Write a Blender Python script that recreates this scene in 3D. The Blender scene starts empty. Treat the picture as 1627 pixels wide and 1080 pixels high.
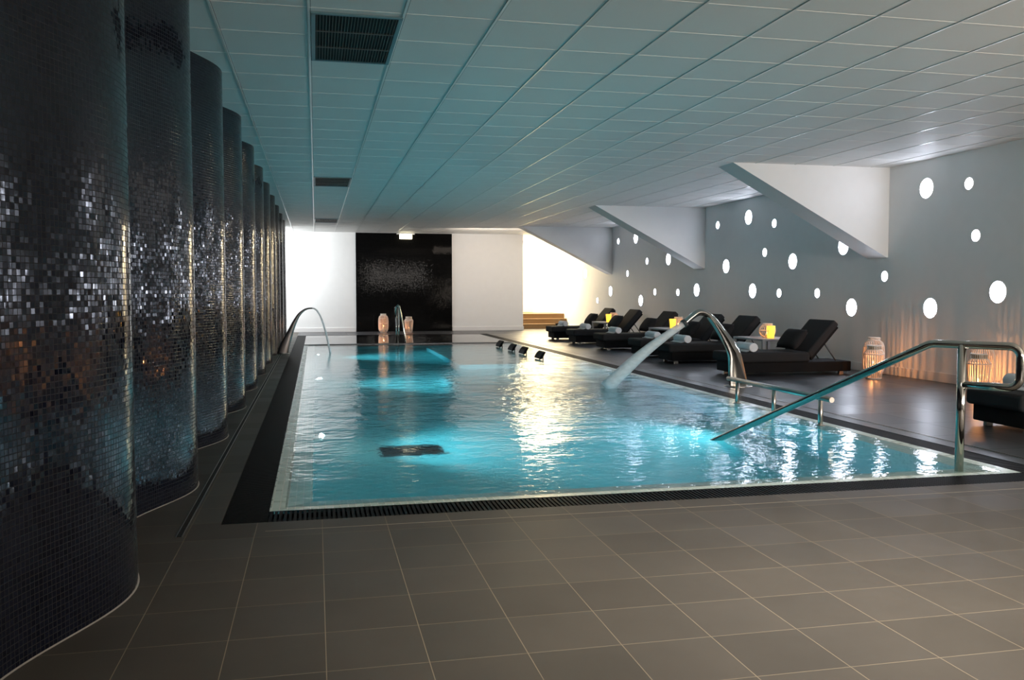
import bpy, bmesh, math, random
from math import pi, sin, cos, sqrt
from mathutils import Vector, Matrix
random.seed(7)
scene = bpy.context.scene
COL = scene.collection

# ------------------------------------------------------------------ helpers
class MB:
    """collects verts / faces / uvs and links them as one mesh"""
    def __init__(s): s.v = []; s.f = []; s.uv = []; s.sm = []; s.mi = []
    def quad(s, pts, uv=None, smooth=False, mi=0):
        b = len(s.v); s.v += [tuple(p) for p in pts]
        s.f.append(tuple(range(b, b + len(pts)))); s.uv.append(uv); s.sm.append(smooth); s.mi.append(mi)
    def box(s, x0, x1, y0, y1, z0, z1, mi=0):
        b = len(s.v)
        s.v += [(x0,y0,z0),(x1,y0,z0),(x1,y1,z0),(x0,y1,z0),(x0,y0,z1),(x1,y0,z1),(x1,y1,z1),(x0,y1,z1)]
        for q in ((0,3,2,1),(4,5,6,7),(0,1,5,4),(1,2,6,5),(2,3,7,6),(3,0,4,7)):
            s.f.append(tuple(b+i for i in q)); s.uv.append(None); s.sm.append(False); s.mi.append(mi)
    def prism(s, poly, axis, a, b_, mi=0):
        """poly: list of 2-D points, extruded along axis from a to b_"""
        def P(p, t):
            return {'x': (t, p[0], p[1]), 'y': (p[0], t, p[1]), 'z': (p[0], p[1], t)}[axis]
        n = len(poly); b = len(s.v)
        s.v += [P(p, a) for p in poly] + [P(p, b_) for p in poly]
        fs = [tuple(b+i for i in range(n)), tuple(b+n+i for i in reversed(range(n)))]
        fs += [(b+i, b+n+i, b+n+(i+1) % n, b+(i+1) % n) for i in range(n)]
        for f in fs: s.f.append(f); s.uv.append(None); s.sm.append(False); s.mi.append(mi)
    def loft(s, rings, closed=True, cap=True, smooth=True, mi=0):
        b = len(s.v); n = len(rings[0])
        for r in rings: s.v += [tuple(p) for p in r]
        for k in range(len(rings)-1):
            for i in range(n if closed else n-1):
                j = (i+1) % n
                s.f.append((b+k*n+i, b+k*n+j, b+(k+1)*n+j, b+(k+1)*n+i)); s.uv.append(None); s.sm.append(smooth); s.mi.append(mi)
        if cap and closed:
            s.f.append(tuple(b+i for i in reversed(range(n)))); s.uv.append(None); s.sm.append(False); s.mi.append(mi)
            m = b+(len(rings)-1)*n
            s.f.append(tuple(m+i for i in range(n))); s.uv.append(None); s.sm.append(False); s.mi.append(mi)
    def tube(s, pts, r, n=12, cap=True, mi=0):
        """round tube along pts; r a number or a list"""
        pts = [Vector(p) for p in pts]; rings = []
        up = None
        for i, p in enumerate(pts):
            if i == 0: t = pts[1]-pts[0]
            elif i == len(pts)-1: t = pts[-1]-pts[-2]
            else: t = (pts[i+1]-p).normalized() + (p-pts[i-1]).normalized()
            t.normalize()
            if up is None:
                ref = Vector((0,0,1)) if abs(t.z) < .9 else Vector((1,0,0))
                up = (ref - t*ref.dot(t)).normalized()
            else:
                up = (up - t*up.dot(t)).normalized()
            side = t.cross(up)
            rr = r[i] if isinstance(r, (list, tuple)) else r
            k = 1.0
            if 0 < i < len(pts)-1:
                c = (pts[i+1]-p).normalized().dot((p-pts[i-1]).normalized())
                k = 1/max(.5, sqrt(max(0, (1+c)/2)))
                k = min(k, 1.15)
            rings.append([p + (up*cos(2*pi*j/n) + side*sin(2*pi*j/n))*rr*k for j in range(n)])
        s.loft(rings, True, cap, True, mi)
    def lathe(s, prof, n=24, c=(0,0,0), mi=0, cap=True):
        rings = [[(c[0]+r*cos(2*pi*j/n), c[1]+r*sin(2*pi*j/n), c[2]+z) for j in range(n)] for r, z in prof]
        s.loft(rings, True, cap, True, mi)
    def build(s, name, mat, parent=None, loc=None, bevel=0, seg=2, sub=0):
        me = bpy.data.meshes.new(name); me.from_pydata(s.v, [], s.f)
        if any(u is not None for u in s.uv):
            L = me.uv_layers.new(name='UVMap'); k = 0
            for f, u in zip(s.f, s.uv):
                for i in range(len(f)):
                    if u is not None: L.data[k].uv = u[i]
                    k += 1
        mats = mat if isinstance(mat, (list, tuple)) else [mat]
        for m in mats: me.materials.append(m)
        me.polygons.foreach_set('use_smooth', s.sm); me.polygons.foreach_set('material_index', s.mi)
        me.update()
        bm = bmesh.new(); bm.from_mesh(me); bmesh.ops.recalc_face_normals(bm, faces=bm.faces); bm.to_mesh(me); bm.free()
        o = bpy.data.objects.new(name, me); COL.objects.link(o)
        if parent is not None: o.parent = parent
        if loc is not None: o.location = loc
        if bevel:
            m = o.modifiers.new('bevel', 'BEVEL'); m.width = bevel; m.segments = seg; m.limit_method = 'ANGLE'
        if sub:
            m = o.modifiers.new('sub', 'SUBSURF'); m.levels = sub; m.render_levels = sub
        return o

def tag(o, label=None, cat=None, group=None, kind=None):
    if label: o['label'] = label
    if cat: o['category'] = cat
    if group: o['group'] = group
    if kind: o['kind'] = kind
    return o
def thing(name, loc, label, cat, group=None, rz=0):
    o = bpy.data.objects.new(name, None); COL.objects.link(o); o.empty_display_size = .1
    o.location = loc; o.rotation_euler.z = rz
    return tag(o, label, cat, group)
def struct(o): o['kind'] = 'structure'; return o
def children(o): return [c for c in bpy.data.objects if c.parent == o]
def dup(src, loc, label, rz=None):
    r = src.copy(); COL.objects.link(r); r.location = loc; r['label'] = label
    if rz is not None: r.rotation_euler.z = rz
    for ch in children(src):
        c = ch.copy(); COL.objects.link(c); c.parent = r
        for g in children(ch):
            d = g.copy(); COL.objects.link(d); d.parent = c
    return r

# ------------------------------------------------------------------ materials
def newmat(name):
    m = bpy.data.materials.new(name); m.use_nodes = True
    nt = m.node_tree; b = nt.nodes['Principled BSDF']
    return m, nt, b
def N(nt, t, **k):
    n = nt.nodes.new(t)
    for a, v in k.items(): setattr(n, a, v)
    return n
def plain(name, col, rough=.5, metal=0, spec=.5, noise=0, nscale=40, bump=0):
    m, nt, b = newmat(name)
    b.inputs['Base Color'].default_value = (*col, 1); b.inputs['Roughness'].default_value = rough
    b.inputs['Metallic'].default_value = metal; b.inputs['Specular IOR Level'].default_value = spec
    tc = N(nt, 'ShaderNodeTexCoord'); nz = N(nt, 'ShaderNodeTexNoise'); nz.inputs['Scale'].default_value = nscale
    nz.inputs['Detail'].default_value = 4
    nt.links.new(tc.outputs['Object'], nz.inputs['Vector'])
    if noise:
        mx = N(nt, 'ShaderNodeMix', data_type='RGBA')
        mx.inputs['A'].default_value = (*[c*(1-noise) for c in col], 1); mx.inputs['B'].default_value = (*[min(1, c*(1+noise)) for c in col], 1)
        nt.links.new(nz.outputs['Fac'], mx.inputs['Factor']); nt.links.new(mx.outputs['Result'], b.inputs['Base Color'])
    if bump:
        bp = N(nt, 'ShaderNodeBump'); bp.inputs['Strength'].default_value = bump; bp.inputs['Distance'].default_value = .01
        nt.links.new(nz.outputs['Fac'], bp.inputs['Height']); nt.links.new(bp.outputs['Normal'], b.inputs['Normal'])
    return m
def emit(name, col, strength):
    m, nt, b = newmat(name)
    b.inputs['Base Color'].default_value = (*col, 1)
    b.inputs['Emission Color'].default_value = (*col, 1); b.inputs['Emission Strength'].default_value = strength
    return m

def tiled(name, tile, gap, c1, c2, grout, rough, spec=.5, uv=False, tilt=0.0, rrand=0.0, origin=(0,0), bumpgap=.3, fine=0, coat=0):
    """square tiles on object XY or on the UV map, each tile with its own shade, gloss and slight tilt"""
    m, nt, b = newmat(name)
    tc = N(nt, 'ShaderNodeTexCoord'); mp = N(nt, 'ShaderNodeMapping')
    mp.inputs['Location'].default_value = (-origin[0], -origin[1], 0)
    nt.links.new(tc.outputs['UV' if uv else 'Object'], mp.inputs['Vector'])
    br = N(nt, 'ShaderNodeTexBrick'); br.offset = 0; br.squash = 1
    br.inputs['Scale'].default_value = 1; br.inputs['Brick Width'].default_value = tile; br.inputs['Row Height'].default_value = tile
    br.inputs['Mortar Size'].default_value = gap; br.inputs['Mortar Smooth'].default_value = .1
    br.inputs['Color1'].default_value = (*c1, 1); br.inputs['Color2'].default_value = (*c2, 1); br.inputs['Mortar'].default_value = (*grout, 1)
    br.inputs['Bias'].default_value = 0
    nt.links.new(mp.outputs['Vector'], br.inputs['Vector'])
    col = br.outputs['Color']
    # per tile random
    dv = N(nt, 'ShaderNodeVectorMath', operation='DIVIDE'); dv.inputs[1].default_value = (tile, tile, tile)
    nt.links.new(mp.outputs['Vector'], dv.inputs[0])
    fl = N(nt, 'ShaderNodeVectorMath', operation='FLOOR'); nt.links.new(dv.outputs[0], fl.inputs[0])
    wn = N(nt, 'ShaderNodeTexWhiteNoise', noise_dimensions='2D'); nt.links.new(fl.outputs[0], wn.inputs['Vector'])
    if fine:
        nz = N(nt, 'ShaderNodeTexNoise'); nz.inputs['Scale'].default_value = 3; nz.inputs['Detail'].default_value = 6
        nt.links.new(mp.outputs['Vector'], nz.inputs['Vector'])
        mr = N(nt, 'ShaderNodeMapRange'); mr.inputs['To Min'].default_value = 1-fine; mr.inputs['To Max'].default_value = 1+fine
        nt.links.new(nz.outputs['Fac'], mr.inputs['Value'])
        vm = N(nt, 'ShaderNodeVectorMath', operation='SCALE'); nt.links.new(col, vm.inputs[0]); nt.links.new(mr.outputs[0], vm.inputs['Scale'])
        col = vm.outputs[0]
    nt.links.new(col, b.inputs['Base Color'])
    b.inputs['Specular IOR Level'].default_value = spec
    mr2 = N(nt, 'ShaderNodeMapRange'); mr2.inputs['To Min'].default_value = max(.02, rough-rrand); mr2.inputs['To Max'].default_value = rough+rrand
    nt.links.new(wn.outputs['Value'], mr2.inputs['Value'])
    mg = N(nt, 'ShaderNodeMix', data_type='FLOAT'); nt.links.new(br.outputs['Fac'], mg.inputs['Factor'])
    nt.links.new(mr2.outputs[0], mg.inputs['A']); mg.inputs['B'].default_value = .85
    nt.links.new(mg.outputs['Result'], b.inputs['Roughness'])
    bp = N(nt, 'ShaderNodeBump'); bp.inputs['Strength'].default_value = bumpgap; bp.inputs['Distance'].default_value = .002; bp.invert = True
    nt.links.new(br.outputs['Fac'], bp.inputs['Height'])
    nrm = bp.outputs['Normal']
    if tilt:
        sb = N(nt, 'ShaderNodeVectorMath', operation='SUBTRACT'); sb.inputs[1].default_value = (.5,.5,.5)
        nt.links.new(wn.outputs['Color'], sb.inputs[0])
        sc = N(nt, 'ShaderNodeVectorMath', operation='SCALE'); sc.inputs['Scale'].default_value = tilt; nt.links.new(sb.outputs[0], sc.inputs[0])
        ad = N(nt, 'ShaderNodeVectorMath', operation='ADD'); nt.links.new(nrm, ad.inputs[0]); nt.links.new(sc.outputs[0], ad.inputs[1])
        no = N(nt, 'ShaderNodeVectorMath', operation='NORMALIZE'); nt.links.new(ad.outputs[0], no.inputs[0]); nrm = no.outputs[0]
    nt.links.new(nrm, b.inputs['Normal'])
    if coat: b.inputs['Coat Weight'].default_value = coat; b.inputs['Coat Roughness'].default_value = .1
    return m

def water(name, rough, strength, scale, dens, stir=None, reach=1):
    m, nt, b = newmat(name)
    b.inputs['Base Color'].default_value = (1,1,1,1); b.inputs['Roughness'].default_value = rough
    b.inputs['IOR'].default_value = 1.3; b.inputs['Transmission Weight'].default_value = 1
    tc = N(nt, 'ShaderNodeTexCoord')
    nz = N(nt, 'ShaderNodeTexNoise'); nz.inputs['Scale'].default_value = scale; nz.inputs['Detail'].default_value = 3
    nt.links.new(tc.outputs['Object'], nz.inputs['Vector'])
    n2 = N(nt, 'ShaderNodeTexNoise'); n2.inputs['Scale'].default_value = scale*.22; n2.inputs['Detail'].default_value = 1
    nt.links.new(tc.outputs['Object'], n2.inputs['Vector'])
    ad = N(nt, 'ShaderNodeMath', operation='MULTIPLY_ADD'); ad.inputs[1].default_value = 2.2
    nt.links.new(n2.outputs['Fac'], ad.inputs[0]); nt.links.new(nz.outputs['Fac'], ad.inputs[2])
    out = ad.outputs[0]
    if stir:   # choppier water round the place where the jet falls in
        ds = N(nt, 'ShaderNodeVectorMath', operation='DISTANCE'); ds.inputs[1].default_value = stir
        nt.links.new(tc.outputs['Object'], ds.inputs[0])
        mr = N(nt, 'ShaderNodeMapRange', interpolation_type='SMOOTHSTEP'); mr.inputs['From Min'].default_value = reach; mr.inputs['From Max'].default_value = .3
        mr.inputs['To Min'].default_value = .75; mr.inputs['To Max'].default_value = 4.5
        nt.links.new(ds.outputs['Value'], mr.inputs['Value'])
        mu = N(nt, 'ShaderNodeMath', operation='MULTIPLY'); nt.links.new(out, mu.inputs[0]); nt.links.new(mr.outputs[0], mu.inputs[1]); out = mu.outputs[0]
    bp = N(nt, 'ShaderNodeBump'); bp.inputs['Strength'].default_value = strength; bp.inputs['Distance'].default_value = .01
    nt.links.new(out, bp.inputs['Height']); nt.links.new(bp.outputs['Normal'], b.inputs['Normal'])
    if dens:
        va = N(nt, 'ShaderNodeVolumeAbsorption'); va.inputs['Color'].default_value = (.0, .80, .93, 1); va.inputs['Density'].default_value = dens
        nt.links.new(va.outputs[0], nt.nodes['Material Output'].inputs['Volume'])
    return m

M = {}
M['wall'] = plain('white_plaster', (.78,.78,.77), .65, noise=.03, nscale=6, bump=.05)
M['ceil'] = plain('ceiling_tile', (.72,.72,.70), .6, noise=.04, nscale=180, bump=.08)
M['grid'] = plain('painted_metal', (.74,.74,.72), .28, spec=.6)
M['tee'] = plain('matt_tee', (.70,.70,.68), .5)
M['gridd'] = plain('tile_joint', (.16,.17,.17), .6)
M['floor'] = tiled('grey_porcelain', .3146, .0015, (.092,.080,.066), (.078,.068,.056), (.27,.225,.16), .5, spec=.2, origin=(-.61, .169), rrand=.05, fine=.18, tilt=.006)
M['deck'] = tiled('dark_slate_tile', .629, .002, (.046,.047,.051), (.040,.041,.046), (.028,.028,.03), .36, origin=(4.6, 4.25), rrand=.04, fine=.25, tilt=.004)
M['mosaic'] = tiled('black_glass_mosaic', .02, .0012, (.003,.004,.009), (.007,.009,.018), (.012,.010,.008), .10, uv=True, tilt=.055, rrand=.07, spec=.30)
M['panelmos'] = tiled('black_wall_mosaic', .02, .001, (.003,.003,.003), (.006,.006,.006), (.003,.003,.003), .05, uv=True, tilt=.02, rrand=.03, spec=.02)
M['pooltile'] = tiled('pale_green_mosaic', .04, .002, (.56,.69,.59), (.48,.62,.53), (.80,.82,.74), .3, uv=True, rrand=.05)
M['basin'] = plain('dark_basin_tile', (.015,.018,.02), .3)
M['grate'] = plain('black_plastic_grate', (.006,.006,.006), .5, spec=.06)
M['void'] = plain('black_void', (.004,.004,.004), .8)
M['trimdark'] = plain('dark_stone_trim', (.05,.052,.055), .3)
M['steel'] = plain('polished_steel', (.55,.53,.49), .07, 1)
M['steelb'] = plain('brushed_steel', (.55,.52,.48), .3, 1)
M['wicker'] = plain('black_wicker', (.006,.0055,.0055), .8, spec=.2, noise=.4, nscale=220, bump=.5)
M['fabric'] = plain('charcoal_fabric', (.024,.0235,.024), .85, noise=.2, nscale=300, bump=.2, spec=.15)
M['pillow'] = plain('dark_pillow_fabric', (.018,.0175,.018), .9, noise=.2, nscale=250, bump=.25, spec=.2)
M['towel'] = plain('white_towelling', (.82,.82,.83), .95, noise=.05, nscale=260, bump=.5, spec=.1)
M['table'] = plain('grey_table_metal', (.36,.35,.35), .35, spec=.5)
M['cage'] = plain('whitewashed_wicker', (.70,.62,.54), .6, noise=.12, nscale=120, bump=.2)
M['wood'] = plain('tan_stair_board', (.20,.115,.045), .5, noise=.12, nscale=8)
M['vent'] = plain('grille_bar', (.075,.07,.06), .5)
M['ventf'] = plain('blue_grey_frame', (.09,.19,.22), .4)
M['base'] = plain('white_baseboard', (.74,.73,.72), .5)
M['wax'] = plain('candle_wax', (.85,.72,.5), .5)
M['flame'] = emit('candle_flame', (1,.42,.12), 30)
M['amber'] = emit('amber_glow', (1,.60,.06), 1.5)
M['disc'] = emit('cool_white_diffuser', (.80,.85,1), 34)
M['exit'] = emit('warm_lamp_diffuser', (1,.90,.62), 6)
M['poollamp'] = emit('pool_lamp_lens', (.85,.97,1), 60)
M['foam'] = plain('white_water_foam', (.9,.93,.95), .5)
M['water'] = water('pool_water', .08, .42, 13.0, .5, (2.7,10.4,0), 5.0)
M['still'] = water('still_water', .0, .008, 2.5, 0)
# glass of the candle cup : amber, its candlelight set as emission in the glass
# falling water: milky, half transparent
def milky(name, a):
    m, nt, b = newmat(name)
    b.inputs['Base Color'].default_value = (.92,.94,.95,1); b.inputs['Roughness'].default_value = .4
    b.inputs['Transmission Weight'].default_value = .0; b.inputs['Subsurface Weight'].default_value = 0
    tc = N(nt, 'ShaderNodeTexCoord'); nz = N(nt, 'ShaderNodeTexNoise'); nz.inputs['Scale'].default_value = 30
    mp = N(nt, 'ShaderNodeMapping'); mp.inputs['Scale'].default_value = (.4, 1, 1)
    nt.links.new(tc.outputs['Object'], mp.inputs['Vector']); nt.links.new(mp.outputs[0], nz.inputs['Vector'])
    mr = N(nt, 'ShaderNodeMapRange'); mr.inputs['To Min'].default_value = a-.15; mr.inputs['To Max'].default_value = min(1, a+.15)
    nt.links.new(nz.outputs['Fac'], mr.inputs['Value']); nt.links.new(mr.outputs[0], b.inputs['Alpha'])
    return m
M['stream'] = milky('falling_water', .62)

# ------------------------------------------------------------------ key sizes (metres)
CZ = 2.87                     # ceiling
XW = 7.8                      # right wall
PX0, PX1, PY0, PY1 = -.25, 4.39, 4.76, 19.62   # pool
BY0, BY1 = 19.78, 24.0        # still basin beyond
GL, GR, GN = -.474, 4.60, 4.53                  # outer edges of the gutters
YB = 26.0                     # back wall

# ------------------------------------------------------------------ floor
def floor_quad(mb, x0, x1, y0, y1, z=0): mb.quad([(x0,y0,z),(x1,y0,z),(x1,y1,z),(x0,y1,z)])
mb = MB()
mb.box(-4.2, 9.5, -7, GN, -.3, 0)
fl = struct(mb.build('floor', M['floor']))
fl.location = (0,0,0)
mb = MB(); mb.box(-4.2, GL, GN, 30.5, -.3, 0); struct(mb.build('floor', M['floor']))
mb = MB(); mb.box(GR, 9.5, GN, 30.5, -.3, 0); struct(mb.build('floor', M['deck']))
mb = MB(); mb.box(GL, GR, BY1, 30.5, -.3, 0); struct(mb.build('floor', M['deck']))
# thin light joint of the narrow edge course beside the near gutter
mb = MB(); mb.box(-.25, 6.5, 4.358, 4.3625, 0, .0006); tag(mb.build('edge_joint', plain('pale_grout', (.34,.29,.22), .8)), None, None, None, 'structure').name = 'trim_1'

# ------------------------------------------------------------------ walls, ceiling
mb = MB()
mb.box(XW, XW+.2, -7, 30.5, 0, CZ)
struct(mb.build('wall_right', M['wall']))
mb = MB(); mb.box(XW-.018, XW, -7, 26.8, 0, .12); struct(mb.build('baseboard_right', M['base'], bevel=.004))
mb = MB(); mb.box(-4.2, 6.11, YB, YB+.25, 0, CZ); struct(mb.build('wall_back', M['wall']))
mb = MB(); mb.box(-4.2, 1.14, YB-.018, YB, 0, .12); mb.box(3.95, 6.128, YB-.018, YB, 0, .12); struct(mb.build('baseboard_back', M['base'], bevel=.004))
mb = MB(); mb.box(5.9, 6.11, YB+.25, 30.5, 0, CZ); struct(mb.build('wall_stair', M['wall']))
mb = MB(); mb.box(-4.2, XW, 29.0, 29.2, 0, CZ)
struct(mb.build('wall_landing', M['wall']))
mb = MB(); mb.box(-4.4, -4.2, -7, 30.5, 0, CZ); struct(mb.build('wall_left', M['wall']))
mb = MB(); mb.box(-4.2, -1.5, 23.05, 23.2, 0, CZ); struct(mb.build('wall_alcove', M['wall']))
mb = MB(); mb.box(-4.2, XW, -7.2, -7, 0, CZ); struct(mb.build('wall_front', M['wall']))
# ceiling with its exposed grid
mb = MB(); mb.box(-4.2, XW, -7, 30.5, CZ, CZ+.2)
ceil = struct(mb.build('ceiling', M['ceil']))
TX, TY = .579, .5875
mb = MB()
x = -.021
xs = []
while x > -4: x -= TX
while x < XW-.1:
    xs.append(x); x += TX
for x in xs: mb.box(x-.008, x+.008, -3, 26, CZ-.005, CZ)
gl_ = struct(mb.build('ceiling_grid', M['grid'], ceil))
mb = MB(); md = MB()
y = 5.587 - TY*14
while y < 26:
    mb.box(-1.9, XW, y-.0025, y+.0025, CZ-.002, CZ)
    md.box(-1.9, XW, y+.0025, y+.0055, CZ-.0012, CZ)
    y += TY
for x in xs: md.box(x+.008, x+.013, -3, 26, CZ-.0012, CZ)
struct(mb.build('cross_tee', M['tee'], ceil)); struct(md.build('shadow_joint', M['gridd'], ceil))

# black mosaic panel on the back wall
mb = MB()
def uvbox(mb, x0, x1, y0, y1, z0, z1):
    mb.quad([(x0,y0,z0),(x1,y0,z0),(x1,y0,z1),(x0,y0,z1)], [(x0,z0),(x1,z0),(x1,z1),(x0,z1)])
    mb.quad([(x0,y1,z0),(x0,y0,z0),(x0,y0,z1),(x0,y1,z1)], [(y1,z0),(y0,z0),(y0,z1),(y1,z1)])
    mb.quad([(x1,y0,z0),(x1,y1,z0),(x1,y1,z1),(x1,y0,z1)], [(y0,z0),(y1,z0),(y1,z1),(y0,z1)])
    mb.quad([(x0,y0,z1),(x1,y0,z1),(x1,y1,z1),(x0,y1,z1)], [(x0,y0),(x1,y0),(x1,y1),(x0,y1)])
uvbox(mb, 1.145, 3.945, YB-.03, YB-.004, 0, CZ-.012)
tag(mb.build('mosaic_panel', M['panelmos']), 'tall black mosaic panel between the white sections of the far end wall', 'wall panel')

# ------------------------------------------------------------------ wave of black mosaic columns on the left
P_, A_, XP = 1.86, .125, -.695
def wave(y, y0): return XP - A_*(1-cos(2*pi*(y-y0)/P_))
names = ['nearest and largest black mosaic column, cut by the left edge of the photo',
         'second black mosaic column from the camera, next to the largest one',
         'third black mosaic column from the camera, its curved top just in view',
         'fourth black mosaic column from the camera, beside the left gutter',
         'fifth black mosaic column from the camera, a narrow dark strip',
         'sixth black mosaic column from the camera',
         'seventh black mosaic column from the camera, fifth from the far end',
         'fourth black mosaic column from the far end of the left row',
         'third black mosaic column from the far end, beside the left swan-neck spout',
         'second black mosaic column from the far end of the left row',
         'farthest black mosaic column, touching the bright white end wall in view']
for k in range(-3, 11):
    y0 = 3.6 + P_*k
    n = 40; pts = [(wave(y0-P_/2+P_*i/n, y0), y0-P_/2+P_*i/n) for i in range(n+1)]
    mb = MB(); u = 0
    us = [0]
    for a, b in zip(pts, pts[1:]): u += math.hypot(b[0]-a[0], b[1]-a[1]); us.append(u)
    U0 = (k+3)*us[-1]
    for i in range(n):
        a, b = pts[i], pts[i+1]
        mb.quad([(a[0],a[1],0),(b[0],b[1],0),(b[0],b[1],CZ),(a[0],a[1],CZ)], [(U0+us[i],0),(U0+us[i+1],0),(U0+us[i+1],CZ),(U0+us[i],CZ)], True)
    xb = -1.5; a, b = pts[0], pts[-1]
    for q in ([(xb,a[1]),(a[0],a[1])], [(b[0],b[1]),(xb,b[1])], [(xb,b[1]),(xb,a[1])]):
        (x0,y0_),(x1,y1_) = q; L = math.hypot(x1-x0, y1_-y0_)
        mb.quad([(x0,y0_,0),(x1,y1_,0),(x1,y1_,CZ),(x0,y0_,CZ)], [(0,0),(L,0),(L,CZ),(0,CZ)])
    me_o = mb.build('mosaic_column', M['mosaic'])
    bm = bmesh.new(); bm.from_mesh(me_o.data); bmesh.ops.remove_doubles(bm, verts=bm.verts, dist=1e-5)
    bmesh.ops.recalc_face_normals(bm, faces=bm.faces); bm.to_mesh(me_o.data); bm.free()
    # thin pale sealant line at the foot
    ms = MB()
    for i in range(n):
        a, b = pts[i], pts[i+1]
        ms.quad([(a[0],a[1],.004),(b[0],b[1],.004),(b[0]+.005,b[1],.0005),(a[0]+.005,a[1],.0005)])
    if k >= 0:
        tag(me_o, names[k], 'column', 'black mosaic columns along the left wall')
        ms.build('sealant_joint', plain('pale_sealant', (.30,.27,.23), .7) if k == 0 else bpy.data.materials['pale_sealant'], me_o)
    else:
        tag(me_o, 'black mosaic column standing behind the camera', 'column', 'black mosaic columns along the left wall')

# ------------------------------------------------------------------ pool shell
LED = .22
ix0, ix1, iy0, iy1 = PX0+LED, PX1-LED, PY0+LED*1.2, PY1
DEP = -1.2
mb = MB()
def pq(pts, axes):
    mb.quad(pts, [(p[axes[0]], p[axes[1]]) for p in pts])
zt, zi = -.012, -.075
# wet rim, then a sloping ledge (left, near, right)
rm = .09; zr = -.0045; zt = -.001
rx0, rx1, ry0 = PX0+rm, PX1-rm, PY0+rm
pq([(PX0,PY0,zt),(rx0,ry0,zr),(rx0,PY1,zr),(PX0,PY1,zt)], (0,1))
pq([(PX0,PY0,zt),(PX1,PY0,zt),(rx1,ry0,zr),(rx0,ry0,zr)], (0,1))
pq([(PX1,PY0,zt),(PX1,PY1,zt),(rx1,PY1,zr),(rx1,ry0,zr)], (0,1))
pq([(rx0,ry0,zr),(ix0,iy0,zi),(ix0,iy1,zi),(rx0,PY1,zr)], (0,1))
pq([(rx0,ry0,zr),(rx1,ry0,zr),(ix1,iy0,zi),(ix0,iy0,zi)], (0,1))
pq([(rx1,ry0,zr),(rx1,PY1,zr),(ix1,iy1,zi),(ix1,iy0,zi)], (0,1))
# walls
pq([(ix0,iy0,zi),(ix0,iy1,zi),(ix0,iy1,DEP),(ix0,iy0,DEP)], (1,2))
pq([(ix1,iy0,zi),(ix1,iy1,zi),(ix1,iy1,DEP),(ix1,iy0,DEP)], (1,2))
pq([(ix0,iy0,zi),(ix1,iy0,zi),(ix1,iy0,DEP),(ix0,iy0,DEP)], (0,2))
pq([(ix0,iy1,-.01),(ix1,iy1,-.01),(ix1,iy1,DEP),(ix0,iy1,DEP)], (0,2))
pq([(ix0,iy0,DEP),(ix1,iy0,DEP),(ix1,iy1,DEP),(ix0,iy1,DEP)], (0,1))
shell = struct(mb.build('pool_shell', M['pooltile']))
shell.name = 'floor_pool'
# corner steps under the handrail
# still basin
mb = MB()
mb.quad([(PX0,BY0,-.5),(PX1,BY0,-.5),(PX1,BY1,-.5),(PX0,BY1,-.5)])
for a, b in (((PX0,BY0),(PX0,BY1)),((PX1,BY1),(PX1,BY0)),((PX0,BY1),(PX1,BY1)),((PX1,BY0),(PX0,BY0))):
    mb.quad([(a[0],a[1],-.5),(b[0],b[1],-.5),(b[0],b[1],0),(a[0],a[1],0)])
struct(mb.build('floor_basin', M['basin']))
mb = MB(); mb.box(PX0, PX1, PY1, BY0, -.6, .012); tag(mb.build('basin_kerb', M['trimdark'], bevel=.004), 'low dark kerb crossing the far end of the pool in front of the still basin', 'kerb')
# water
mb = MB(); mb.box(PX0-.005, PX1+.005, PY0-.005, PY1+.002, DEP-.05, -.004)
tag(mb.build('pool_water', M['water']), 'lit teal water filling the long swimming pool', 'water', None, 'stuff')
mb = MB(); mb.box(PX0-.005, PX1+.005, BY0-.002, BY1+.005, -.55, -.003)
tag(mb.build('basin_water', M['still']), 'still mirror-like water in the dark basin at the far end', 'water', None, 'stuff')

# gutters with grates
def grate(x0, x1, y0, y1, along, label, zt=-.002):
    root = thing('overflow_grate', ((x0+x1)/2, (y0+y1)/2, 0), label, 'drain grate', 'black overflow grates around the pool')
    cx, cy = (x0+x1)/2, (y0+y1)/2
    mb = MB(); mb.box(x0-cx, x1-cx, y0-cy, y1-cy, -.12, -.03); mb.build('gutter_channel', M['void'], root)
    mb = MB(); p = .0245
    if along == 'x':
        n = int((x1-x0)/p)
        for i in range(n):
            a = x0-cx+i*(x1-x0)/n; mb.box(a+.004, a+.019, y0-cy+.004, y1-cy-.004, -.03, zt)
        for t in (.2, .8): yy = y0-cy+(y1-y0)*t; mb.box(x0-cx, x1-cx, yy-.006, yy+.006, -.03, zt-.006)
    else:
        n = int((y1-y0)/p)
        for i in range(n):
            a = y0-cy+i*(y1-y0)/n; mb.box(x0-cx+.004, x1-cx-.004, a+.004, a+.019, -.03, zt)
        for t in (.2, .8): xx = x0-cx+(x1-x0)*t; mb.box(xx-.006, xx+.006, y0-cy, y1-cy, -.03, zt-.006)
    mb.build('grate_bars', M['grate'], root)
grate(PX0, GR+2.2, GN, PY0, 'x', 'black slatted grate along the near edge of the pool')
grate(GL, PX0, GN, BY1, 'y', 'wide black slatted grate along the left edge of the pool')
grate(PX1, GR, PY0, BY1, 'y', 'black slatted grate between the pool and the lounger deck')

# slot drains in the deck
def slot(x, y0, y1, label):
    mb = MB(); mb.box(-.011, .011, 0, y1-y0, 0, .0016)
    o = mb.build('slot_drain', M['void'], None, (x, y0, 0)); tag(o, label, 'slot drain', 'thin slot drains in the deck')
    mb = MB(); mb.box(-.016, -.011, 0, y1-y0, 0, .0022); mb.box(.011, .016, 0, y1-y0, 0, .0022)
    mb.build('slot_edge', M['steelb'], o)
slot(-.64, 4.34, 23.5, 'thin dark slot drain in the floor beside the mosaic columns')
slot(4.77, 4.8, 23.5, 'thin dark slot drain in the lounger deck beside the right grate')

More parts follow.
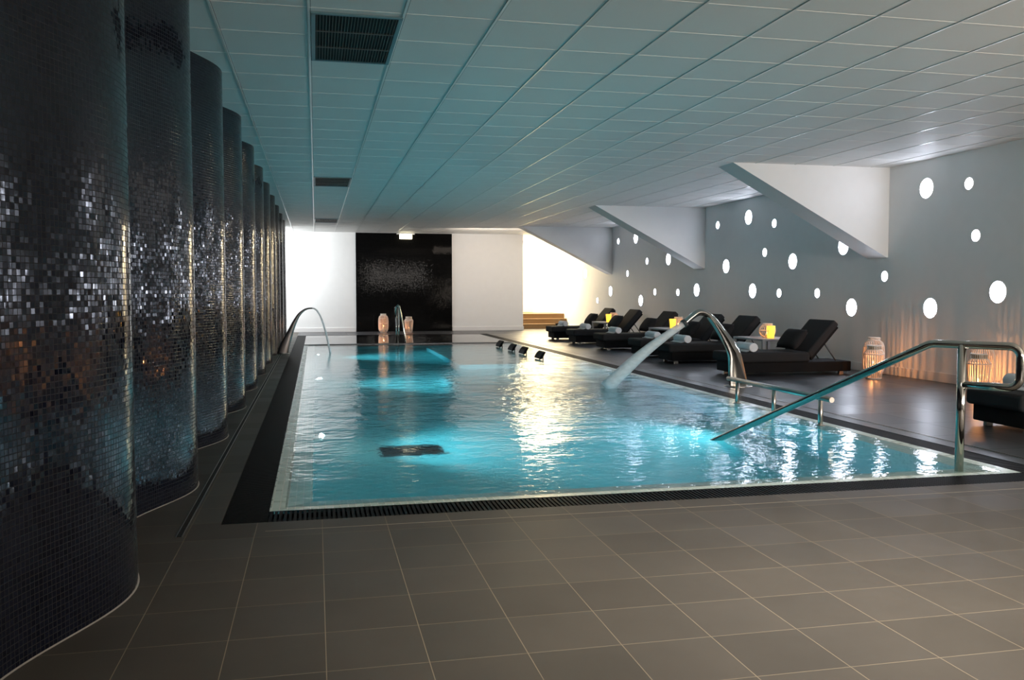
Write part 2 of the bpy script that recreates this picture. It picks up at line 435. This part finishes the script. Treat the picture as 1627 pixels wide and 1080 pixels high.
# underwater features
mb = MB(); mb.box(2.3, 4.0, 14.3, 18.8, DEP, -.42)
tag(mb.build('underwater_bed', M['pooltile'], bevel=.02), 'submerged tiled massage bed under the four black headrests', 'pool bench')
mb = MB(); mb.box(1.75, 4.15, 11.6, 12.6, DEP, -.5)
tag(mb.build('underwater_bench', M['pooltile'], bevel=.02), 'submerged tiled bench under the water jet in mid pool', 'pool bench')
r_ = thing('floor_drain', (.80, 7.8, DEP), 'dark rectangular drain grating on the pool floor', 'drain')
mb = MB(); mb.box(-.27,.27,-.22,.22,0,.02); mb.build('frame', M['trimdark'], r_, bevel=.004)
mb = MB()
for i in range(12): mb.box(-.245+i*.0415, -.222+i*.0415, -.2, .2, .02, .035)
mb.build('grating', M['grate'], r_)
for i, (y, lab) in enumerate(((7.85,'nearest glowing underwater lamp on the left pool wall'),(12.7,'second glowing underwater lamp on the left pool wall'),(17.3,'third glowing underwater lamp near the far end of the left pool wall'))):
    t = thing('pool_lamp', (ix0, y, -.52), lab, 'pool light', 'underwater lamps on the left pool wall')
    mb = MB()
    n = 24
    mb.loft([[(xx, rr*cos(2*pi*j/n), rr*sin(2*pi*j/n)) for j in range(n)] for xx, rr in ((.0,.13),(.05,.13),(.058,.12),(.058,.10),(.05,.10))], cap=False)
    mb.build('lamp_ring', M['steel'], t)
    mb = MB(); mb.loft([[(xx, rr*cos(2*pi*j/n), rr*sin(2*pi*j/n)) for j in range(n)] for xx, rr in ((.0,.1),(.05,.1),(.072,.06),(.08,.01))])
    mb.build('lamp_lens', M['poollamp'], t)

# ------------------------------------------------------------------ sloping beams
for (y0, y1, xl, lab) in ((10.95,11.40,5.44,'nearest white sloping beam running from the ceiling down the right wall'),
                          (16.9,17.38,5.44,'middle white sloping beam running from the ceiling down the right wall'),
                          (22.72,23.12,5.28,'farthest white sloping beam, above the bright stairs')):
    mb = MB(); mb.prism([(xl,CZ),(XW,CZ),(XW,1.63),(XW-.02,1.63)], 'y', y0, y1)
    tag(mb.build('sloping_beam', M['wall']), lab, 'beam', 'white sloping beams at the right wall')

# ------------------------------------------------------------------ round wall lights
WL = [(10.18,2.50,1,'large round wall light high on the bay nearest the camera, just under the ceiling'),
 (9.41,2.47,0,'small round wall light at the top right, just under the ceiling'),
 (9.27,1.83,0,'small round wall light at mid height near the right edge of the photo'),
 (8.89,1.15,1,'large round wall light farthest right, above the P-shaped handrail loop'),
 (10.05,.94,1,'large round wall light low above the nearest lit floor lanterns'),
 (11.01,1.37,0,'small round wall light just below the foot of the nearest sloping beam'),
 (11.78,.92,1,'large round wall light just right of the nearest whole lounger backrest, low'),
 (12.02,1.84,1,'large round wall light half hidden by the nearest sloping beam'),
 (12.71,1.13,0,'small round wall light above the backrest of the nearest whole lounger'),
 (13.47,1.66,1,'large round wall light at mid height in the centre of the middle bay'),
 (14.10,2.34,0,'small round wall light under the ceiling, rightmost of three atop the middle bay'),
 (14.42,1.85,0,'small round wall light at mid height left of the central large one, middle bay'),
 (13.90,1.13,0,'small round wall light right of a large one, above the nearest white side table'),
 (14.85,1.17,1,'large round wall light above the second whole lounger backrest'),
 (15.04,2.52,1,'large round wall light high in the middle bay, between two small ones'),
 (15.93,1.65,1,'large round wall light at mid height, leftmost large one of the middle bay'),
 (16.32,2.47,0,'small round wall light high beside the upper right end of the middle beam'),
 (17.28,1.19,1,'large round wall light below the lower end of the middle beam'),
 (18.26,1.14,0,'small round wall light low, right of a pair behind the middle loungers'),
 (18.82,1.89,1,'large round wall light touching the underside of the middle sloping beam'),
 (19.62,1.15,0,'small round wall light low, left of a pair behind the middle loungers'),
 (20.14,1.89,0,'small round wall light at mid height left of the middle beam underside'),
 (20.54,.94,1,'large round wall light low above the second farthest lounger backrest'),
 (20.92,2.49,1,'large round wall light under the upper part of the middle beam, partly cut by it'),
 (21.50,1.62,0,'small round wall light right of the lower end of the farthest sloping beam'),
 (22.22,2.48,0,'small round wall light high beside the farthest sloping beam'),
 (22.83,1.17,1,'large round wall light above the farthest lounger backrest'),
 (23.96,.91,0,'small faint round wall light low at the edge of the warm stair glow'),
 (25.12,1.69,1,'pale round wall light farthest left, washed out by the stair glow')]
def light_disc(R):
    n = 40
    a = MB(); a.loft([[(xx, rr*cos(2*pi*j/n), rr*sin(2*pi*j/n)) for j in range(n)] for xx, rr in ((0,R+.008),(-.004,R+.008),(-.006,R+.004),(-.006,R),(-.002,R))], cap=False)
    b = MB(); b.loft([[(xx, rr*cos(2*pi*j/n), rr*sin(2*pi*j/n)) for j in range(n)] for xx, rr in ((0,R),(-.004,R),(-.0045,R*.5),(-.0045,.002))])
    return a, b
proto = {}
for y, z, big, lab in WL:
    if big not in proto:
        R = .128 if big else .071
        t = thing('wall_light', (XW, y, z), lab, 'wall light', 'round lights scattered over the right wall')
        a, b = light_disc(R); a.build('rim', M['base'], t); b.build('diffuser', M['disc'], t); proto[big] = t
    else: dup(proto[big], (XW, y, z), lab)

# ------------------------------------------------------------------ stairs and doorway at the far right
st = thing('staircase', (6.125, 26.8, 0), 'three tan wooden steps rising to the brightly lit landing at the far right', 'stairs')
for i, (y, x1) in enumerate(((26.8,7.35),(27.1,XW-.01),(27.4,XW-.01))):
    mb = MB(); mb.box(0, x1-6.125, y-26.8, 2.19, .153*i, .153*(i+1)-.02); mb.box(0, x1-6.125, y-26.8-.015, 2.19, .153*(i+1)-.02, .153*(i+1))
    mb.build('step', M['wood'], st, bevel=.003)
mb = MB(); mb.box(6.3, 7.15, 28.96, 29.0, .46, 2.42); mb.box(6.38, 7.07, 28.94, 28.965, .47, 2.34)
struct(mb.build('door_1', plain('cream_door', (.72,.68,.52), .5), bevel=.005))

# ------------------------------------------------------------------ ceiling vents
def vent(y0, lab):
    x0, x1, y1 = -.009, .558, y0+1.155
    t = thing('ceiling_vent', (x0, y0, CZ), lab, 'ceiling vent', 'black ventilation grilles in the ceiling')
    w, l = x1-x0, y1-y0; fr = .028
    mb = MB(); mb.box(0,w,0,fr,-.012,.0); mb.box(0,w,l-fr,l,-.012,0); mb.box(0,fr,fr,l-fr,-.012,0); mb.box(w-fr,w,fr,l-fr,-.012,0)
    mb.build('frame', M['ventf'], t, bevel=.002)
    mb = MB(); mb.box(fr,w-fr,fr,l-fr,-.002,-.0005); mb.build('backing', M['void'], t)
    mb = MB()
    n = 26
    for i in range(n): xx = fr+(w-2*fr)*(i+.5)/n; mb.box(xx-.002, xx+.002, fr, l-fr, -.011, -.002)
    for k in (1/3, 2/3): mb.box(fr, w-fr, l*k-.007, l*k+.007, -.0115, -.002)
    mb.build('grille', M['vent'], t)
vent(5.66, 'large black slatted ceiling vent nearest the camera')
vent(13.63, 'black slatted ceiling vent in the middle of the ceiling')
vent(21.3, 'farthest black slatted ceiling vent, close to the end wall')

# emergency light
t = thing('emergency_lamp', (2.58, YB-.12, CZ-.10), 'glowing box-shaped lamp at the ceiling above the black panel', 'lamp')
mb = MB(); mb.box(-.18,.18,-.04,.04,-.085,.045); mb.build('diffuser', M['exit'], t, bevel=.01)
mb = MB(); mb.box(-.26,.26,-.02,.09,.05,.085); mb.build('mounting_bracket', M['grid'], t)

# ------------------------------------------------------------------ handrails
def arc2(c, r, a0, a1, n):
    return [(c[0]+r*cos(a0+(a1-a0)*i/n), c[1]+r*sin(a0+(a1-a0)*i/n)) for i in range(n+1)]
d2 = Vector((-.5772, .8166, 0)); P0 = Vector((4.06, 4.92, 0))
def pl(t, z): return P0 + d2*t + Vector((0,0,z))
hr = thing('pool_handrail', P0, 'polished steel entry handrail with P-shaped loop at the near right pool corner', 'handrail')
R_ = .026
def rel(pts): return [p-P0 for p in pts]
# sloping rail, top and loop are one bent tube
tz = .812; bz = .553; rr = .065; te = -.335
path = [pl(1.80,-.03)]
path += [pl(.215, tz-.012), pl(.195, tz-.005), pl(.165, tz), pl(0, tz), pl(te+rr, tz)]
path += [pl(te+rr-rr*sin(a), tz-rr+rr*cos(a)) for a in [pi/2*i/8 for i in range(1, 9)]]
path += [pl(te+rr-rr*cos(a), bz+rr-rr*sin(a)) for a in [pi/2*i/8 for i in range(0, 9)]]
path += [pl(0, bz)]
mb = MB(); mb.tube(rel(path), .0255, 16); mb.build('rail_tube', M['steel'], hr)
mb = MB(); mb.tube(rel([pl(0,-.06), pl(0, tz)]), .027, 18); mb.build('post', M['steel'], hr)

lr = thing('grab_rail', (4.26, 7.65, 0), 'low brushed steel grab rail on three short posts along the right pool edge', 'handrail')
mb = MB(); mb.tube([(0,-.96,.236),(0,.97,.236)], .024, 14); mb.build('rail_tube', M['steelb'], lr)
for y in (8.41, 7.66, 6.86):
    mb = MB(); mb.tube([(0,y-7.65,-.05),(0,y-7.65,.225)], .021, 14); mb.lathe([(.045,-.02),(.045,-.002),(.03,.006),(.022,.008)], 16, (0,y-7.65,0)); mb.build('post', M['steelb'], lr)

la = thing('ladder_rail', (1.80, 19.85, 0), 'thin steel ladder rail standing in front of the black panel at the far pool end', 'handrail')
mb = MB(); mb.tube([(-.045,0,-.1),(-.045,0,.80)], .017, 10); mb.tube([(.01,0,-.1),(.01,0,.82)], .015, 10); mb.build('post', M['steel'], la)
mb = MB(); mb.tube([(-.06,0,.60),(-.06,0,.80),(-.01,-.02,.85),(.02,-.02,.83),(.15,-.05,.12),(.155,-.05,.07),(.125,-.05,-.05)], .02, 10); mb.build('rail_tube', M['steel'], la)

# ------------------------------------------------------------------ swan-neck spouts
def blade(mb, cs):
    """cs: list of (x, z, half width in the spout plane, half thickness across)"""
    n = 20; rings = []
    for i, (x, z, a, b) in enumerate(cs):
        p = cs[max(0,i-1)]; q = cs[min(len(cs)-1,i+1)]
        t = Vector((q[0]-p[0], 0, q[1]-p[1])).normalized(); nv = Vector((-t.z, 0, t.x))
        if i == 0: nv = Vector((-1,0,0))
        rings.append([Vector((x,0,z)) + nv*a*cos(2*pi*j/n) + Vector((0,1,0))*b*sin(2*pi*j/n) for j in range(n)])
    mb.loft(rings)
def smooth(cs, m=6):
    out = []
    for i in range(len(cs)-1):
        p0, p1, p2, p3 = cs[max(0,i-1)], cs[i], cs[i+1], cs[min(len(cs)-1,i+2)]
        for k in range(m):
            t = k/m
            out.append(tuple(.5*((2*b)+(-a+c)*t+(2*a-5*b+4*c-d)*t*t+(-a+3*b-3*c+d)*t**3) for a,b,c,d in zip(p0,p1,p2,p3)))
    out.append(cs[-1]); return out
sn = thing('swan_neck_spout', (5.03, 9.9, 0), 'polished steel swan-neck spout on the right deck pouring a white jet into the pool', 'water spout')
mb = MB()
cs = [(0,0,.125,.022),(-.03,.2,.11,.024),(-.075,.42,.085,.03),(-.20,.62,.062,.034),(-.34,.80,.045,.038),(-.43,.885,.042,.04),(-.53,.905,.040,.042),(-.62,.855,.036,.044),(-.72,.775,.034,.046)]
blade(mb, smooth(cs)); mb.build('neck', M['steel'], sn)
mb = MB(); mb.lathe([(.17,0),(.17,.008),(.165,.012),(.1,.014)], 28); mb.build('base_plate', M['steelb'], sn)
mb = MB(); mb.tube([(-.70,0,.79),(-.735,0,.764)], [.048,.05], 16); mb.build('nozzle', M['trimdark'], sn)
S0 = Vector((4.30,9.9,.765)); S1 = Vector((3.42,10.15,-.01))
mb = MB(); pts = []; rs = []
for i in range(17):
    t = i/16; p = S0.lerp(S1, t); p.z += .05*sin(pi*t); pts.append(p-S0); rs.append(.036+.052*t)
mb.tube(pts, rs, 16)
tag(mb.build('water_jet', M['stream'], None, S0), 'wide white jet of water falling from the right swan-neck spout', 'water jet')
# far left spout
sl = thing('swan_neck_spout', (-.61, 17.0, 0), 'dark steel swan-neck spout at the left pool edge arching in front of the white wall', 'water spout')
mb = MB()
cs = [(0,0,.10,.03),(.03,.12,.09,.03),(.085,.26,.075,.03),(.15,.42,.055,.03),(.22,.58,.04,.03),(.30,.72,.028,.028),(.39,.805,.020,.025),(.47,.84,.016,.022),(.55,.845,.014,.02)]
blade(mb, smooth(cs)); mb.build('neck', plain('dark_bronzed_steel', (.22,.20,.19), .35, 1), sl)
mb = MB(); mb.lathe([(.12,0),(.12,.01),(.08,.014)], 24); mb.build('base_plate', M['steelb'], sl)
mb = MB()
pts = []; rs = []
for i in range(21):
    t = i/20; x_ = .55+.32*t; z_ = .845-.03*t-.80*t*t if t < 1 else -.0; pts.append(Vector((x_-.55, 0, (.845-.02*t-.835*t**2.2)-.845))); rs.append(.013+.006*t)
mb.tube(pts, rs, 10)
tag(mb.build('water_jet', M['stream'], None, (-.06,17.0,.845)), 'thin arc of water falling from the far left swan-neck spout', 'water jet')

# headrests over the massage bed
hp = None
for y, lab in ((14.75,'nearest of four small black headrests above the pool edge'),(15.98,'second nearest of four small black headrests above the pool edge'),(16.95,'second farthest of four small black headrests above the pool edge'),(18.15,'farthest of four small black headrests above the pool edge')):
    if hp is None:
        hp = thing('pool_headrest', (3.78, y, 0), lab, 'headrest', 'black headrests in a row in the water')
        mb = MB()
        prof = [(-.07,.012),(-.06,.04),(-.035,.085),(-.005,.118),(.025,.135),(.042,.130),(.028,.10),(.008,.065),(-.015,.03),(-.035,0.0)]
        mb.prism(prof, 'y', -.2, .2); mb.build('pad', M['grate'], hp, bevel=.01)
        mb = MB(); mb.tube([(.01,-.12,-.42),(.01,-.12,.08)], .012, 8); mb.tube([(.01,.12,-.42),(.01,.12,.08)], .012, 8); mb.build('bracket', M['steel'], hp)
    else: dup(hp, (3.78, y, 0), lab)

# ------------------------------------------------------------------ loungers
LW = .64
def make_lounger(loc, label):
    t = thing('sun_lounger', loc, label, 'lounger', 'dark loungers along the right wall')
    mb = MB(); mb.box(.06, 1.82, -LW/2+.03, LW/2-.03, .045, .185); mb.build('base', M['wicker'], t, bevel=.012)
    mb = MB(); mb.box(0, 1.17, -LW/2, LW/2, .185, .325); mb.build('seat_cushion', M['fabric'], t, bevel=.035, seg=4)
    a = math.radians(48); dx, dz = cos(a), sin(a); nx, nz = -sin(a), cos(a); h0 = (1.20, .215); L = .63; th = .13
    p = lambda s_, u: (h0[0]+dx*s_+nx*u, h0[1]+dz*s_+nz*u)
    mb = MB(); mb.prism([p(0,.02), p(L,.02), p(L,th), p(0.02,th)], 'y', -LW/2, LW/2); mb.build('back_cushion', M['fabric'], t, bevel=.03, seg=4)
    mb = MB(); mb.prism([p(0,-.015), p(L-.03,-.015), p(L-.03,.02), p(0,.02)], 'y', -LW/2+.03, LW/2-.03); mb.build('backrest_frame', M['wicker'], t, bevel=.006)
    q = p(.32,-.015)
    for s_ in (-1, 1):
        mb = MB(); mb.tube([(q[0], s_*(LW/2-.1), q[1]), (q[0]+.20, s_*(LW/2-.1), .18)], .010, 8); mb.build('strut', M['trimdark'], t)
    for x in (.16, 1.70):
        for s_ in (-1, 1):
            mb = MB(); mb.box(x-.03, x+.03, s_*(LW/2-.10)-.02, s_*(LW/2-.10)+.02, 0, .046); mb.build('foot', M['steelb'], t)
    return t
lng = [(21.0,'farthest dark lounger, beside the stairs'),(19.2,'second farthest dark lounger, in front of the farthest side table'),
       (17.2,'third dark lounger from the far end, behind the middle side table'),(15.15,'fourth dark lounger from the far end, in front of the middle side table'),
       (13.85,'second dark lounger behind the steel spout, behind the nearest side table'),(11.65,'nearest whole dark lounger, right of the steel spout, in front of a side table'),
       (6.62,'dark lounger cut off by the right edge of the photo behind the handrail')]
L0 = None
for yf, lab in lng:
    loc = (5.5, yf-LW/2, 0)
    if L0 is None: L0 = make_lounger(loc, lab)
    else: dup(L0, loc, lab)

# pillows
def make_pillow(loc, label):
    n, m = 16, 10; W_, H_, T_ = .52, .34, .085
    mb = MB(); rings = []
    top = []; 
    def pt(u, v, s_):
        e = (1-abs(u)**3.0)*(1-abs(v)**3.0); e = max(0, e)**.55
        k = 1-.06*(1-abs(u))*(abs(v)**2); k2 = 1-.06*(1-abs(v))*(abs(u)**2)
        return (s_*T_*e, W_/2*u*k2, H_/2*v*k)
    for s_ in (-1, 1):
        for i in range(n):
            for j in range(m):
                u0, u1 = -1+2*i/n, -1+2*(i+1)/n; v0, v1 = -1+2*j/m, -1+2*(j+1)/m
                q = [pt(u0,v0,s_), pt(u1,v0,s_), pt(u1,v1,s_), pt(u0,v1,s_)]
                mb.quad(q, None, True)
    o = mb.build('pillow', M['pillow'])
    bm = bmesh.new(); bm.from_mesh(o.data); bmesh.ops.remove_doubles(bm, verts=bm.verts, dist=1e-5); bmesh.ops.recalc_face_normals(bm, faces=bm.faces); bm.to_mesh(o.data); bm.free()
    o.location = loc; o.rotation_euler = (0, math.radians(38), 0)
    return tag(o, label, 'pillow', 'dark pillows on the loungers')
plab = ['dark pillow on the farthest lounger','dark pillow on the second farthest lounger','dark pillow on the third lounger from the far end','dark pillow on the fourth lounger from the far end','dark pillow on the lounger just behind the steel spout','dark pillow on the nearest whole lounger','dark pillow on the lounger at the right edge of the photo']
pp = None
for (yf, _), lab in zip(lng, plab):
    loc = (5.5+1.065, yf-LW/2, .325+.165)
    if pp is None: pp = make_pillow(loc, lab)
    else: dup(pp, loc, lab)

# rolled towels
def make_towel(loc, label):
    mb = MB(); n = 28; L = .46; R = .064
    def prof(j, r):
        a = 2*pi*j/n; return (r*cos(a)*1.05, r*sin(a)*.97)
    ys = [(-L/2, .90), (-L/2+.012, 1.0), (-.06, 1.03), (0, .97), (.05, 1.02), (L/2-.012, 1.0), (L/2, .9)]
    mb.loft([[(prof(j, R*k)[0], y, prof(j, R*k)[1]+R*.97) for j in range(n)] for y, k in ys])
    t = mb.build('rolled_towel', M['towel'], None, loc)
    # loose outer flap and spiral end
    mb = MB(); pts = []
    for i in range(50):
        a = i*.35; r = .006+.0032*i*.35*1.0*.95
        pts.append((min(r,.058)*cos(a), 0, min(r,.058)*sin(a)+R*.97))
    for s_ in (-1, 1):
        rings = [[(p[0], s_*(L/2-.004), p[2]), (p[0], s_*(L/2+.004), p[2])] for p in pts]
        mb.loft(rings, False, False)
    mb.build('spiral_edge', M['towel'], t)
    mb = MB(); mb.loft([[(x, y, z) for y in (-L/2+.01, 0, L/2-.01)] for x, z in ((-.055,.03),(-.067,.012),(-.09,.004),(-.115,.003))], False, False)
    mb.loft([[(x, y, z) for y in (-L/2+.01, 0, L/2-.01)] for x, z in ((-.115,.003),(-.115,.009),(-.09,.011),(-.06,.03))], False, False)
    mb.build('loose_flap', M['towel'], t)
    return tag(t, label, 'towel', 'white rolled towels on the loungers')
tlab = ['rolled white towel on the farthest lounger','rolled white towel on the second farthest lounger','rolled white towel on the third lounger from the far end','rolled white towel on the fourth lounger from the far end, left of the water jet','rolled white towel on the lounger just behind the steel spout, right of the jet','rolled white towel on the nearest whole lounger, under the nearest side table','rolled white towel at the right edge of the photo behind the handrail loop']
tp = None
for (yf, _), lab in zip(lng, tlab):
    loc = (5.5+.36, yf-LW/2, .325)
    if tp is None: tp = make_towel(loc, lab)
    else: dup(tp, loc, lab)

# side tables
def make_table(loc, label):
    t = thing('side_table', loc, label, 'side table', 'white side tables between the loungers')
    w, l, h = .62, .95, .45
    mb = MB(); mb.box(0, w, 0, l, h-.03, h); mb.build('tabletop', M['table'], t, bevel=.003)
    for x in (0, w-.04):
        for y in (0, l-.04):
            mb = MB(); mb.box(x, x+.04, y, y+.04, 0, h-.03); mb.build('leg', M['table'], t)
    return t
tbl = [(19.3,'farthest pale grey side table, between the two farthest loungers'),(15.6,'middle pale grey side table, behind the water jet'),(11.95,'nearest pale grey side table, behind the nearest whole lounger')]
tb = None
for y, lab in tbl:
    if tb is None: tb = make_table((6.45, y, 0), lab)
    else: dup(tb, (6.45, y, 0), lab)

# ------------------------------------------------------------------ lanterns
LIGHTS = []
def point(name, loc, col, w, r=.006):
    l = bpy.data.lights.new(name, 'POINT'); l.color = col; l.energy = w; l.shadow_soft_size = r
    o = bpy.data.objects.new(name, l); COL.objects.link(o); o.location = loc; return o
def cage(mb, prof, nslat, tr, rings, c=(0,0,0)):
    for k in range(nslat):
        a = 2*pi*k/nslat
        mb.tube([(r*cos(a), r*sin(a), z) for r, z in prof], tr, 5)
    for r, z, t in rings:
        n = 28; mb.tube([(r*cos(2*pi*j/n), r*sin(2*pi*j/n), z) for j in range(n+1)], t, 6, cap=False)
def candle(t, z0, h=.12, r=.035):
    mb = MB(); mb.lathe([(r,0),(r,h-.004),(r-.006,h),(.004,h-.003)], 16, (0,0,z0)); c = mb.build('candle', M['wax'], t)
    mb = MB(); mb.lathe([(.002,0),(.007,.010),(.008,.018),(.004,.032),(.0008,.042)], 10, (0,0,z0+h+.004)); mb.build('flame', M['flame'], c)
    mb = MB(); mb.lathe([(.001,0),(.001,.008)], 6, (0,0,z0+h-.003)); mb.build('wick', M['void'], c)
def capsule_lantern(loc, label):
    t = thing('capsule_lantern', loc, label, 'lantern', 'tall rounded wicker lanterns')
    prof = [(.085,.012),(.115,.05),(.132,.10),(.138,.18),(.138,.34),(.132,.41),(.112,.465),(.075,.495),(.075,.53)]
    mb = MB(); cage(mb, prof, 30, .0052, [(.085,.012,.008),(.132,.10,.004),(.138,.26,.004),(.132,.41,.004),(.075,.495,.006),(.075,.53,.008)]); mb.build('cage', M['cage'], t)
    mb = MB(); mb.lathe([(.09,0),(.09,.012),(.01,.014)], 24); mb.build('base', M['cage'], t)
    candle(t, .014, .16); return t
def jar_lantern(loc, label):
    t = thing('jar_lantern', loc, label, 'lantern', 'short jar-shaped wicker lanterns')
    prof = [(.095,.012),(.105,.12),(.118,.26),(.124,.33),(.12,.345),(.09,.385),(.085,.39),(.085,.44)]
    mb = MB(); cage(mb, prof, 26, .0068, [(.095,.012,.008),(.124,.33,.008),(.088,.387,.006),(.085,.44,.008)]); mb.build('cage', M['cage'], t)
    mb = MB(); mb.loft([[(r*cos(2*pi*j/24), r*sin(2*pi*j/24), z) for j in range(24)] for r, z in ((.088,.385),(.09,.39),(.09,.432),(.088,.438))], cap=False); mb.build('neck_band', M['wood'], t)
    mb = MB(); mb.lathe([(.10,0),(.10,.012),(.01,.014)], 24); mb.build('base', M['cage'], t)
    candle(t, .014, .10); return t
cap = capsule_lantern((1.86, 25.15, 0), 'tall rounded white lantern in front of the black panel, left of the ladder rail')
jar = jar_lantern((2.58, 25.2, 0), 'jar-shaped lantern in front of the black panel, right of the ladder rail')
dup(cap, (7.40, 10.65, 0), 'tall domed white lantern behind the jar lantern, right of the nearest whole lounger')
dup(jar, (7.22, 10.38, 0), 'jar-shaped glowing lantern on the floor right of the nearest whole lounger')
dup(cap, (7.66, 8.95, 0), 'tall domed lantern by the wall, seen through the handrail loop')
dup(jar, (7.42, 8.72, 0), 'jar-shaped glowing lantern seen through the handrail loop')
WARM = (1, .38, .12)
for (x, y, z, w) in ((1.86,25.15,.22,2.2),(2.58,25.2,.16,1.5),(7.40,10.65,.24,2.2),(7.22,10.38,.17,3.5),(7.66,8.95,.24,2),(7.42,8.72,.17,4.5)):
    point('candle_light', (x, y, z), WARM, w)
# table lanterns
def globe(loc, label):
    t = thing('globe_lantern', loc, label, 'lantern', 'round wicker lanterns on the side tables')
    prof = [(.06,.008),(.095,.035),(.12,.075),(.125,.11),(.118,.15),(.09,.185),(.072,.195),(.075,.215)]
    mb = MB(); cage(mb, prof, 26, .0035, [(.06,.008,.006),(.125,.11,.003),(.072,.195,.005),(.075,.215,.006)]); mb.build('cage', M['cage'], t)
    candle(t, .0, .06, .03)
    mb = MB(); mb.lathe([(.065,0),(.065,.006),(.01,.007)], 20); mb.build('base', M['cage'], t); return t
def cup(loc, label):
    t = thing('candle_cup', loc, label, 'candle holder', 'glowing amber candle cups on the side tables')
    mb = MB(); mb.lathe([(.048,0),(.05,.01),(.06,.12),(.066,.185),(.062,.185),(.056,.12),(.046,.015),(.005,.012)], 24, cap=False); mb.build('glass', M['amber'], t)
    mb = MB(); mb.lathe([(.04,.013),(.04,.06),(.005,.058)], 16); mb.build('candle', M['wax'], t); return t
gl0 = None
for (y, (gx, gy), (cx_, cy_), n_) in ((19.3,(.34,.35),(.20,.30),'farthest'),(15.6,(.36,.32),(.22,.26),'middle'),(11.95,(.30,.42),(.31,.33),'nearest')):
    gla = 'round wicker lantern glowing on the %s side table' % n_; cla = 'amber glowing cup on the %s side table, in front of the round lantern' % n_
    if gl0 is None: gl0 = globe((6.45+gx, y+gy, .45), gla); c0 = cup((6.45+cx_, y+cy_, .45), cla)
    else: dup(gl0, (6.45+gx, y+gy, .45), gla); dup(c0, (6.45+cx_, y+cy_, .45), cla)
    point('candle_light', (6.45+gx, y+gy, .45+.11), WARM, 1.6)

# ------------------------------------------------------------------ lamps of the place, and an added fill for the end wall
def area(name, loc, target, sx, sy, col, w, spread=180):
    l = bpy.data.lights.new(name, 'AREA'); l.shape = 'RECTANGLE'; l.size = sx; l.size_y = sy; l.color = col; l.energy = w
    l.spread = math.radians(spread)
    o = bpy.data.objects.new(name, l); COL.objects.link(o); o.location = loc
    o.rotation_euler = (Vector(target)-Vector(loc)).to_track_quat('-Z', 'Y').to_euler(); return o
area('entrance_light', (5.0,-5.5,2.2), (7.2,7.5,1.5), 4, 1.0, (1,.92,.85), 225, 105)
area('side_light', (7.5,1.8,1.1), (4.2,3.6,3.2), 2.5, 1.0, (1,.85,.70), 190)
area('downlight', (2.0,2.3,2.82), (2.1,2.8,0), .9, .6, (1,.91,.80), 48, 95)
area('stair_light', (7.0,27.6,2.8), (7.0,27.3,0), 1.3, 1.8, (1,.80,.50), 260)
area('landing_light', (6.9,28.5,2.8), (6.9,28.6,0), 1.0, .6, (1,.85,.55), 80)
area('alcove_light', (-1.9,24.6,2.75), (-.6,26.2,1.0), 1.6, .8, (.93,.97,1), 260)
area('end_wall_fill', (4.6,23.4,2.5), (4.9,26,1.5), 1.8, .2, (1,.84,.70), 34)  # unseen fill added in mid-air to brighten the end wall, no fixture
for y in (7.85, 12.7, 17.3):
    for x, s_, w in ((ix0+.1, 1, 260), (ix1-.06, -1, 110)):
        l = bpy.data.lights.new('pool_spot', 'SPOT'); l.energy = w; l.spot_size = math.radians(100 if s_ > 0 else 130); l.spot_blend = .6; l.shadow_soft_size = .08; l.color = (.38,.85,1)
        o = bpy.data.objects.new('pool_spot', l); COL.objects.link(o); o.location = (x, y, -.52)
        o.rotation_euler = Vector((s_, 0, -.12)).to_track_quat('-Z', 'Y').to_euler()

w = bpy.data.worlds.new('world'); scene.world = w; w.use_nodes = True
w.node_tree.nodes['Background'].inputs[0].default_value = (.02,.025,.03,1); w.node_tree.nodes['Background'].inputs[1].default_value = .2

# ------------------------------------------------------------------ camera, view
cam = bpy.data.cameras.new('camera'); co = bpy.data.objects.new('camera', cam); COL.objects.link(co)
cam.sensor_width = 36; cam.lens = 1405.26/1627*36; cam.clip_end = 200
co.location = (0,0,1.15); co.rotation_euler = (pi/2-.0542221, 0, -.218298)
scene.camera = co
vs = scene.view_settings; vs.view_transform = 'Standard'; vs.look = 'None'; vs.exposure = 0; vs.gamma = 1; vs.use_curve_mapping = False
cy = scene.cycles
cy.use_denoising = True; cy.max_bounces = 12; cy.transmission_bounces = 10; cy.glossy_bounces = 5; cy.diffuse_bounces = 5
cy.sample_clamp_indirect = 6; cy.blur_glossy = .6
